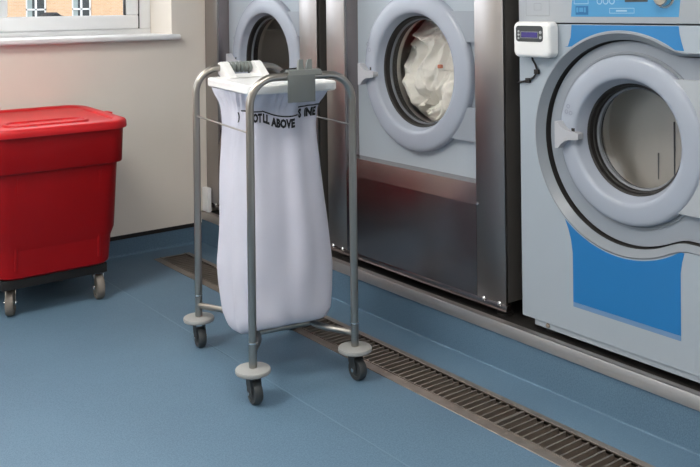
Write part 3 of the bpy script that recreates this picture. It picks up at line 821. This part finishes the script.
# raised grip plate near the front of the lid
b = new()
gl = lambda d, z: [(x, y, zz + slope(y)) for x, y, zz in rloop(1.03 + d, 1.375 - d, 3.585 + d, 3.70 - d, .05 - d * .6, z)]
rs = loft(b, [gl(0, .7354), gl(.003, .744), gl(.008, .7455), gl(.014, .744), gl(.018, .7385)]); b.faces.new(rs[-1]); obj('lid_grip', b, M_REDLID, lid)
for xx in (LX0 + .13, LX1 - .13):
    b = new(); box(b, (xx - .03, LY1_ - .02, .715), (xx + .03, LY1_ + .012, .742 + .013), .004); obj('lid_hinge', b, M_REDLID, lid)
b = new(); box(b, (LX1 - .012, 3.74, .732), (LX1 + .006, 3.80, .752), .004); obj('lid_lug', b, M_REDLID, lid)
# black dolly frame
b = new(); box(b, (BX0 + .02, BY0 + .02, .112), (BX1 - .02, BY1 - .02, .1515), .004); obj('dolly_frame', b, M_BLACK, rb)
def castor(root, cx, cy, r, w, zplate, ang, mt, mf, off=.02, nm='castor', hub=M_CHROME):
    ca, sa = math.cos(ang), math.sin(ang)
    wc = Vector((cx + ca * off, cy + sa * off, r + .0005))
    ax = Vector((-sa, ca, 0)); d = Vector((ca, sa, 0))
    cst = new(); lathe(cst, [(.0001, zplate - .006), (.018, zplate - .006), (.018, zplate), (.0001, zplate)], (cx, cy, 0), 'z', 14)
    # fork: two cheeks and a bridge
    for s in (-1, 1):
        o_ = wc + ax * s * (w / 2 + .004)
        prof = [(-off - .014, zplate - .006), (-off + .016, zplate - .006), (.012, r + .012), (.012, r - .008), (-.010, r - .008), (-off - .012, r + .022)]
        vs2 = [[cst.verts.new(Vector((o_.x, o_.y, 0)) + d * a + ax * e + Vector((0, 0, z))) for a, z in prof] for e in (-.0012, .0012)]
        cst.faces.new(vs2[0]); cst.faces.new(vs2[1][::-1])
        for k in range(len(prof)): cst.faces.new((vs2[0][k], vs2[1][k], vs2[1][(k + 1) % len(prof)], vs2[0][(k + 1) % len(prof)]))
    c0 = Vector((cx, cy, zplate - .008))
    q = [c0 + d * a + ax * e + Vector((0, 0, z)) for z in (-.002, .002) for a, e in ((-.014, -w / 2 - .005), (.016, -w / 2 - .005), (.016, w / 2 + .005), (-.014, w / 2 + .005))]
    v = [cst.verts.new(p) for p in q]
    for f in ((0, 1, 2, 3), (7, 6, 5, 4), (0, 4, 5, 1), (1, 5, 6, 2), (2, 6, 7, 3), (3, 7, 4, 0)): cst.faces.new([v[i] for i in f])
    fork = obj(nm, cst, mf, root)
    def wl(prof, name, m):
        bb = new(); n = 28; rings = []
        for rr, h in prof:
            rings.append([bb.verts.new(wc + ax * h + d * math.cos(2 * PI * k / n) * rr + Vector((0, 0, math.sin(2 * PI * k / n) * rr))) for k in range(n)])
        for a_, b_ in zip(rings, rings[1:]):
            for k in range(n):
                f = bb.faces.new((a_[k], a_[(k + 1) % n], b_[(k + 1) % n], b_[k])); f.smooth = True
        obj(name, bb, m, fork)
    wl([(.0001, -w / 2 + .003), (r * .62, -w / 2 + .003), (r * .64, -w / 2), (r * .93, -w / 2), (r, -w / 2 + .006), (r, w / 2 - .006), (r * .93, w / 2), (r * .64, w / 2), (r * .62, w / 2 - .003), (.0001, w / 2 - .003)], 'wheel', mt)
    wl([(.0001, -w / 2 - .010), (.006, -w / 2 - .010), (.006, w / 2 + .010), (.0001, w / 2 + .010)], 'axle', hub)
    return fork
for cx, cy, a in ((1.060, 3.650, math.radians(245)), (1.403, 3.628, math.radians(262)), (1.06, 3.97, math.radians(255)), (1.37, 3.97, math.radians(240))):
    castor(rb, cx, cy, .050, .030, .115, a, M_WHEELB, M_CHROME, .022)

# ------------------------------------------------------------------ linen trolley
TC, TA = Vector((1.6140, 2.5945, 0)), math.radians(-9.3)
UU, VV = Vector((math.cos(TA), math.sin(TA), 0)), Vector((-math.sin(TA), math.cos(TA), 0))
HU, HV = .1755, .260
T = lambda u, v, z: TC + UU * u + VV * v + Vector((0, 0, z))
tr = thing('linen_trolley', 'tubular steel linen trolley on four castors with white plastic bag holder', 'trolley', TC)
ZT, RT = .982, .0125
def bend(p0, c, p1, n=8):
    return [Vector(p0).lerp(Vector(c), 0) * (1 - t) ** 2 + Vector(c) * 2 * t * (1 - t) + Vector(p1) * t * t for t in [k / n for k in range(n + 1)]]
def arc_corner(u_sign, v, r):
    # quarter circle between the vertical post and the horizontal top
    pts = []
    for k in range(11):
        a = PI / 2 * k / 10
        pts.append(T(u_sign * (HU - r + r * math.cos(a)), v, ZT - r + r * math.sin(a)))
    return pts
for v in (-HV, HV):
    b = new()
    pts = [T(-HU, v, .104), T(-HU, v, .5)] + arc_corner(-1, v, .085) + [T(0, v, ZT)] + arc_corner(1, v, .085)[::-1] + [T(HU, v, .5), T(HU, v, .104)]
    tube(b, pts, RT, 16)
    ef = obj('end_frame', b, M_TUBE, tr)
    for s in (-1, 1):
        b = new(); tube(b, [T(s * HU, v, .178), T(s * HU, v, .182)], RT + .0012, 16); obj('ferrule', b, M_CHROME, ef)
# thin wire side rails
for s in (-1, 1):
    b = new(); tube(b, [T(s * HU, -HV, .815), T(s * HU, HV, .815)], .0032, 8); obj('side_wire', b, M_TUBE, tr)
# base: two bowed tubes joined by a centre bar
ZB = .145
for s in (-1, 1):
    b = new(); pts = []
    for k in range(25):
        t = k / 24; v = -HV + 2 * HV * t
        e = min(t, 1 - t) * 2
        u = HU - .075 * (math.sin(min(1, e / .62) * PI / 2) ** 1.3)
        pts.append(T(s * u, v, ZB))
    tube(b, pts, .0105, 12); obj('bowed_base_tube', b, M_TUBE, tr)
for vv in (-.095, .095):
    b = new(); tube(b, [T(-.10, vv, ZB), T(.10, vv, ZB)], .0105, 12); obj('cross_base_tube', b, M_TUBE, tr)
# bumper discs and castors
for u, v, a in ((-HU, -HV, 80), (HU, -HV, 88), (-HU, HV, 78), (HU, HV, 80)):
    p = T(u, v, 0)
    b = new(); lathe(b, [(.0001, .088), (.048, .088), (.053, .0895), (.0545, .093), (.0545, .098), (.0525, .1015), (.048, .103), (.020, .105), (.0001, .105)], (p.x, p.y, 0), 'z', 32)
    obj('bumper_disc', b, M_DISC, tr)
    castor(tr, p.x, p.y, .0345, .026, .088, math.radians(a) + PI + .05, M_WHEELG, M_WHEELG, .013)
# white bag holder: thick rectangular tray frame
HZ0, HZ1 = .925, .955
def hl(d, z, r=.03):
    return [T(x, y, zz) for x, y, zz in rloop(-.158 + d, .158 - d, -.205 + d, .205 - d, max(.006, r - d), z)]
b = new()
rs = loft(b, [hl(.022, HZ0), hl(.004, HZ0), hl(0, HZ0 + .004), hl(0, HZ1 - .005), hl(.004, HZ1), hl(.020, HZ1 + .001), hl(.028, HZ1 - .003), hl(.05, HZ1 - .004)])
b.faces.new(rs[-1]); b.faces.new(rs[0][::-1])
holder = obj('bag_holder', b, M_WHITEP, tr, label='white plastic tray that clamps the bag')
# hinge block on the far top tube: white cheeks around a ribbed grey grip
def uvbox(bm, u0, u1, v0, v1, z0, z1, bev=0.0):
    bb = new(); box(bb, (u0, v0, z0), (u1, v1, z1), bev)
    for v in bb.verts: v.co = T(v.co.x, v.co.y, v.co.z)
    me = bpy.data.meshes.new('tmp'); bb.to_mesh(me); bb.free(); bm.from_mesh(me); bpy.data.meshes.remove(me)
    return bm
b = new()
for u0, u1 in ((-.088, -.060), (.034, .064)):
    prof = [(.150, HZ1 - .002), (.225, HZ1 - .012), (.272, HZ1 + .004), (.276, ZT + .016), (.250, ZT + .022), (.232, ZT + .018)]
    v0 = [b.verts.new(T(u0, v, z)) for v, z in prof]; v1 = [b.verts.new(T(u1, v, z)) for v, z in prof]
    b.faces.new(v0); b.faces.new(v1[::-1])
    for k in range(len(prof)): b.faces.new((v0[k], v1[k], v1[(k + 1) % len(prof)], v0[(k + 1) % len(prof)]))
prof = [(.150, HZ1 - .002), (.225, HZ1 - .012), (.225, HZ1 + .006), (.195, HZ1 + .008)]
v0 = [b.verts.new(T(-.062, v, z)) for v, z in prof]; v1 = [b.verts.new(T(.036, v, z)) for v, z in prof]
b.faces.new(v0); b.faces.new(v1[::-1])
for k in range(4): b.faces.new((v0[k], v1[k], v1[(k + 1) % 4], v0[(k + 1) % 4]))
hb = obj('hinge_block', b, M_WHITEP, tr)
b = new()
nn = 6
for k in range(nn):
    u0 = -.0600 + .094 * k / nn; u1 = u0 + .094 / nn
    pr = [(u0, 0), (u0 + .002, .004), (u1 - .004, .004), (u1 - .002, 0)]
    ring = []
    for (u, h) in pr:
        ring.append([b.verts.new(T(u, HV - (RT + .004 + h) * math.cos(a) , ZT + (RT + .004 + h) * math.sin(a))) for a in [(-1.1 + 2.9 * q / 12) for q in range(13)]])
    for a_, b_ in zip(ring, ring[1:]):
        for q in range(12): b.faces.new((a_[q], a_[q + 1], b_[q + 1], b_[q]))
obj('ribbed_grip', b, M_RIB, hb, label='grey ribbed grip')
# grey clip on the near top tube, hanging over the tray edge
b = new()
uvbox(b, -.056, .037, -HV - .0195, -HV - .0145, .902, ZT + .006, .0012)
prof = [(-HV - .0190, ZT + .004), (-HV - .010, ZT + .019), (-HV + .012, ZT + .021), (-HV + .021, ZT + .010), (-HV + .021, ZT - .010), (-HV + .0155, ZT - .010), (-HV + .0155, ZT + .006), (-HV + .009, ZT + .0140), (-HV - .007, ZT + .0135), (-HV - .0142, ZT + .002)]
v0 = [b.verts.new(T(-.050, v, z)) for v, z in prof]; v1 = [b.verts.new(T(.062, v, z)) for v, z in prof]
b.faces.new(v0); b.faces.new(v1[::-1])
for k in range(len(prof)): b.faces.new((v0[k], v1[k], v1[(k + 1) % len(prof)], v0[(k + 1) % len(prof)]))
clip = obj('bag_clip', b, M_CLIP, tr, label='grey plastic clip over the near top tube')
for u0, u1, lean in ((-.014, .006, .002), (.014, .034, .004)):
    b = new()
    q = [(u0, -HV - .004, ZT + .017), (u1, -HV - .004, ZT + .017), (u1, -HV + .012, ZT + .017), (u0, -HV + .012, ZT + .017)]
    q2 = [(u0 + lean + .002, -HV + .000, ZT + .050), (u1 + lean - .004, -HV + .000, ZT + .052), (u1 + lean - .004, -HV + .010, ZT + .052), (u0 + lean + .002, -HV + .010, ZT + .050)]
    v0 = [b.verts.new(T(*p)) for p in q]; v1 = [b.verts.new(T(*p)) for p in q2]
    b.faces.new(v0[::-1]); b.faces.new(v1)
    for k in range(4): b.faces.new((v0[k], v0[(k + 1) % 4], v1[(k + 1) % 4], v1[k]))
    obj('prong', b, M_RIB, clip)
# short black latch bar lying on the tray
b = new(); tube(b, [T(.066, .070, HZ1 - .004), T(.074, .075, .970), T(.082, .078, .975), T(.150, .108, .977)], .0050, 8); obj('latch_bar', b, M_BLACK, tr)

# ------------------------------------------------------------------ laundry bag
ZTAB = [(.165, .118, .122), (.168, .146, .148), (.176, .160, .161), (.20, .169, .170), (.24, .171, .172), (.34, .174, .174), (.48, .164, .167),
        (.62, .156, .155), (.74, .146, .149), (.82, .140, .147), (.86, .139, .147), (.882, .141, .156), (.905, .149, .180), (.9255, .153, .196)]
def interp(z):
    z = max(ZTAB[0][0], min(ZTAB[-1][0], z))
    for (z0, a0, b0), (z1, a1, b1) in zip(ZTAB, ZTAB[1:]):
        if z <= z1:
            t = (z - z0) / (z1 - z0); return a0 + (a1 - a0) * t, b0 + (b1 - b0) * t
    return ZTAB[-1][1:]
def bag_point(th, z, off=0.0):
    a, b_ = interp(z)
    e = 3.4 if z < .8 else 3.4 + (z - .8) * 10
    c, s = math.cos(th), math.sin(th)
    k = (abs(c) ** e + abs(s) ** e) ** (-1 / e)
    u, v = a * k * c, b_ * k * s
    f = max(0, min(1, (z - .25) / .60))
    amp = .0025 + .0055 * f
    fold = amp * (.9 * math.sin(5 * th + 1.1 + .8 * math.sin(3 * z)) + .6 * math.sin(9 * th + .7 + 2.0 * z) + .35 * math.sin(14 * th + 2.3))
    hem = max(0, (z - .845) / .08)
    fold += .0085 * min(1, hem) * math.sin(34 * th + 2 * math.sin(7 * th)) * (1 - .4 * hem)
    low = max(0, 1 - (z - .155) / .35)
    fold += .010 * noise.noise(Vector((2.2 * c, 2.2 * s, 4.5 * z))) * (.5 + low)
    r = math.hypot(u, v); sc = (r + fold + off) / r
    # the bag bellies towards the far side and the lower left corner hangs down
    dz = -.050 * low ** 2 * max(0, math.cos(th - math.radians(188))) ** 8
    return T(u * sc + .012 * max(0, min(1, (.75 - z) / .4)), v * sc, z + dz)
bag_root = thing('laundry_bag', 'white cotton laundry bag hanging in the steel trolley', 'laundry bag', (TC.x, TC.y, .15))
b = new()
NT, zs_ = 220, []
z = .155
zl = [.165, .1665, .170, .175, .182, .190, .20] + [.20 + (.9255 - .20) * k / 60 for k in range(1, 61)]
rings = [[b.verts.new(bag_point(2 * PI * k / NT, z)) for k in range(NT)] for z in zl]
for a_, b_ in zip(rings, rings[1:]):
    for k in range(NT):
        f = b.faces.new((a_[k], a_[(k + 1) % NT], b_[(k + 1) % NT], b_[k])); f.smooth = True
cbot = b.verts.new(T(0, 0, .166))
for k in range(NT): f = b.faces.new((rings[0][(k + 1) % NT], rings[0][k], cbot)); f.smooth = True
bag = obj('bag_cloth', b, M_CLOTH, bag_root, smooth=True)

# printed text and line, wrapped on the cloth
THS = [2 * PI * k / 1440 for k in range(1441)]
def arc_table(z):
    s, out, p = 0.0, [], None
    for th in THS:
        q = bag_point(th, z)
        if p is not None: s += (q - p).length
        out.append(s); p = q
    return out
TAB = arc_table(.80)
def th_at(s):
    s = s % TAB[-1]
    lo, hi = 0, len(TAB) - 1
    while hi - lo > 1:
        m = (lo + hi) // 2
        if TAB[m] <= s: lo = m
        else: hi = m
    t = (s - TAB[lo]) / max(1e-9, TAB[hi] - TAB[lo]); return THS[lo] + (THS[hi] - THS[lo]) * t
def s_of(th):
    th = th % (2 * PI); k = th / (2 * PI) * 1440; i = int(k); return TAB[i] + (TAB[min(1440, i + 1)] - TAB[i]) * (k - i)
def text_mesh(txt, size):
    cu = bpy.data.curves.new('t', 'FONT'); cu.body = txt; cu.size = size; cu.resolution_u = 2; cu.offset = size * .065; cu.space_character = 1.04
    o = bpy.data.objects.new('t', cu); C.objects.link(o)
    dg = bpy.context.evaluated_depsgraph_get(); dg.update()
    me = bpy.data.meshes.new_from_object(o.evaluated_get(dg))
    bpy.data.objects.remove(o); bpy.data.curves.remove(cu)
    return me
def print_on_bag(txt, s0, width, z_fn, size, name='printed_text'):
    me = text_mesh(txt, size)
    b = new(); b.from_mesh(me); bpy.data.meshes.remove(me)
    for _ in range(2):
        lg = [e for e in b.edges if e.calc_length() > .007]
        if lg: bmesh.ops.subdivide_edges(b, edges=lg, cuts=1)
    bmesh.ops.triangulate(b, faces=b.faces[:])
    x0 = min(v.co.x for v in b.verts); x1 = max(v.co.x for v in b.verts)
    for v in b.verts:
        s = s0 + (v.co.x - x0) / (x1 - x0) * width; zz = z_fn(s) + v.co.y
        v.co = bag_point(th_at(s), zz, .0014)
    obj(name, b, M_INK, bag_root, smooth=False)
def line_on_bag(s0, s1, z_fn, w=.0045):
    b = new(); n = 40; prev = None
    for k in range(n + 1):
        s = s0 + (s1 - s0) * k / n; z = z_fn(s)
        cur = (b.verts.new(bag_point(th_at(s), z - w / 2, .0014)), b.verts.new(bag_point(th_at(s), z + w / 2, .0014)))
        if prev: b.faces.new((prev[0], cur[0], cur[1], prev[1]))
        prev = cur
    obj('printed_line', b, M_INK, bag_root, smooth=False)
# s runs anticlockwise seen from above; reading direction is the same. The near corner (towards F) is at 225 degrees.
SC = s_of(math.radians(229)) + .006
TXT_Z = .861
SZ = .037
line_on_bag(SC - .064, SC + .020, lambda s: TXT_Z + .004)
print_on_bag(')', SC - .078, .009, lambda s: TXT_Z - .026, SZ * .86)
print_on_bag('OT', SC - .010, .030, lambda s: TXT_Z - .029, SZ)
lm = lambda s: TXT_Z + .006 - .024 * math.sin(max(0, min(1, (s - SC - .020) / .122)) * PI * .72)
line_on_bag(SC + .020, SC + .142, lm)
print_on_bag('LL', SC + .023, .024, lambda s: lm(s) - .034, SZ)
print_on_bag('ABOVE', SC + .052, .080, lambda s: lm(s) - .036, SZ)
lr = lambda s: TXT_Z + .012 + .06 * (s - SC - .142)
line_on_bag(SC + .142, SC + .225, lr)
print_on_bag('S', SC + .144, .015, lambda s: lr(s) - .034, SZ)
print_on_bag('INE', SC + .172, .042, lambda s: lr(s) - .034, SZ)

# ------------------------------------------------------------------ outside
b = new(); box(b, (-40, WY + TH + .02, -.40), (80, 70, -.35)); struct('ground', b, M_ASPHALT)
FY = 45.0
bd = thing('brick_building', 'orange brick building with white framed windows outside', 'building', (15, FY, -.35))
wins = [(13.93 + d, 14.95 + d) for d in (-11.0, -7.6, -5.3, -2.9, 0, 2.31, 5.6, 8.0, 11.4, 14)]
wins = [(a - (a - 13.93) * .0, c) for a, c in wins]
b = new()
z0, z1 = 0.75, 2.55
edges = [-5] + [e for w in wins for e in w] + [45]
for k in range(0, len(edges), 2): box(b, (edges[k], FY, -.35), (edges[k + 1], FY + .4, 7.0))
for a, c in wins:
    box(b, (a, FY, -.35), (c, FY + .4, z0)); box(b, (a, FY, z1), (c, FY + .4, 7.0))
obj('brick_wall', b, M_BRICK, bd)
for a, c in wins:
    b = new(); w = .085
    for p, q in (((a, z0), (c, z0 + w)), ((a, z1 - w), (c, z1)), ((a, z0), (a + w, z1)), ((c - w, z0), (c, z1)), (((a + c) / 2 - .05, z0), ((a + c) / 2 + .05, z1)), ((a, 1.155), (c, 1.235))):
        box(b, (p[0], FY + .06, p[1]), (q[0], FY + .14, q[1]))
    wf = obj('window_frame', b, M_UPVC, bd)
    b = new(); box(b, (a + .01, FY + .10, z0 + .01), (c - .01, FY + .11, z1 - .01)); obj('pane', b, M_EXTGLASS, wf)
    b = new(); box(b, (a + .08, FY + .098, z0 + .08), (a + .34, FY + .0995, z1 - .08)); obj('curtain', b, M_CURTAIN, wf)
b = new(); box(b, (-5.3, FY - .3, 7.0), (45.3, FY + 8, 7.25)); obj('roof', b, M_ASPHALT, bd)
# dark parked car, only its roof shows above the window rail
cx, cyy, gz = 10.78, 32.0, -.35
car = thing('parked_car', 'dark car roof just showing above the window rail outside', 'car', (cx, cyy, gz))
def carloop(x, hw, prof): return [(cx + x, cyy + y * hw, z) for y, z in prof]
b = new()
body_st = [(-2.1, .55, .35, .70), (-2.0, .80, .22, .82), (-1.2, .88, .20, .92), (0, .88, .20, .95), (1.2, .88, .20, .93), (1.95, .80, .22, .80), (2.1, .55, .35, .62)]
loops = []
for x, hw, zl_, zh in body_st:
    loops.append([(cx + x, cyy + s * hw * q, gz + z) for s, q, z in ((-1, .9, zl_), (1, .9, zl_), (1, 1, (zl_ + zh) / 2), (1, .92, zh), (-1, .92, zh), (-1, 1, (zl_ + zh) / 2))])
rs = loft(b, loops); b.faces.new(rs[0]); b.faces.new(rs[-1][::-1]); cb = obj('car_body', b, M_CAR, car)
b = new()
cab = [(-1.25, .92, .93), (-.75, 1.18, .93), (-.20, 1.34, .93), (-.07, 1.44, .93), (.07, 1.44, .93), (.20, 1.34, .93), (.8, 1.18, .93), (1.25, .93, .92)]
loops = [[(cx + x, cyy + s * w, gz + z) for s, w, z in ((-1, .80, zb_), (1, .80, zb_), (1, .62, zt_ * .97), (1, .45, zt_), (-1, .45, zt_), (-1, .62, zt_ * .97))] for x, zt_, zb_ in cab]
rs = loft(b, loops); b.faces.new(rs[0]); b.faces.new(rs[-1][::-1]); obj('car_cabin', b, M_CAR, car)
for x in (-1.3, 1.3):
    for s in (-1, 1):
        b = new(); lathe(b, [(.0001, -.09), (.2, -.1), (.31, -.1), (.32, -.08), (.32, .08), (.31, .1), (.2, .1), (.0001, .09)], (cx + x, cyy + s * .78, gz + .32), 'y', 20); obj('wheel', b, M_WHEELG, car)
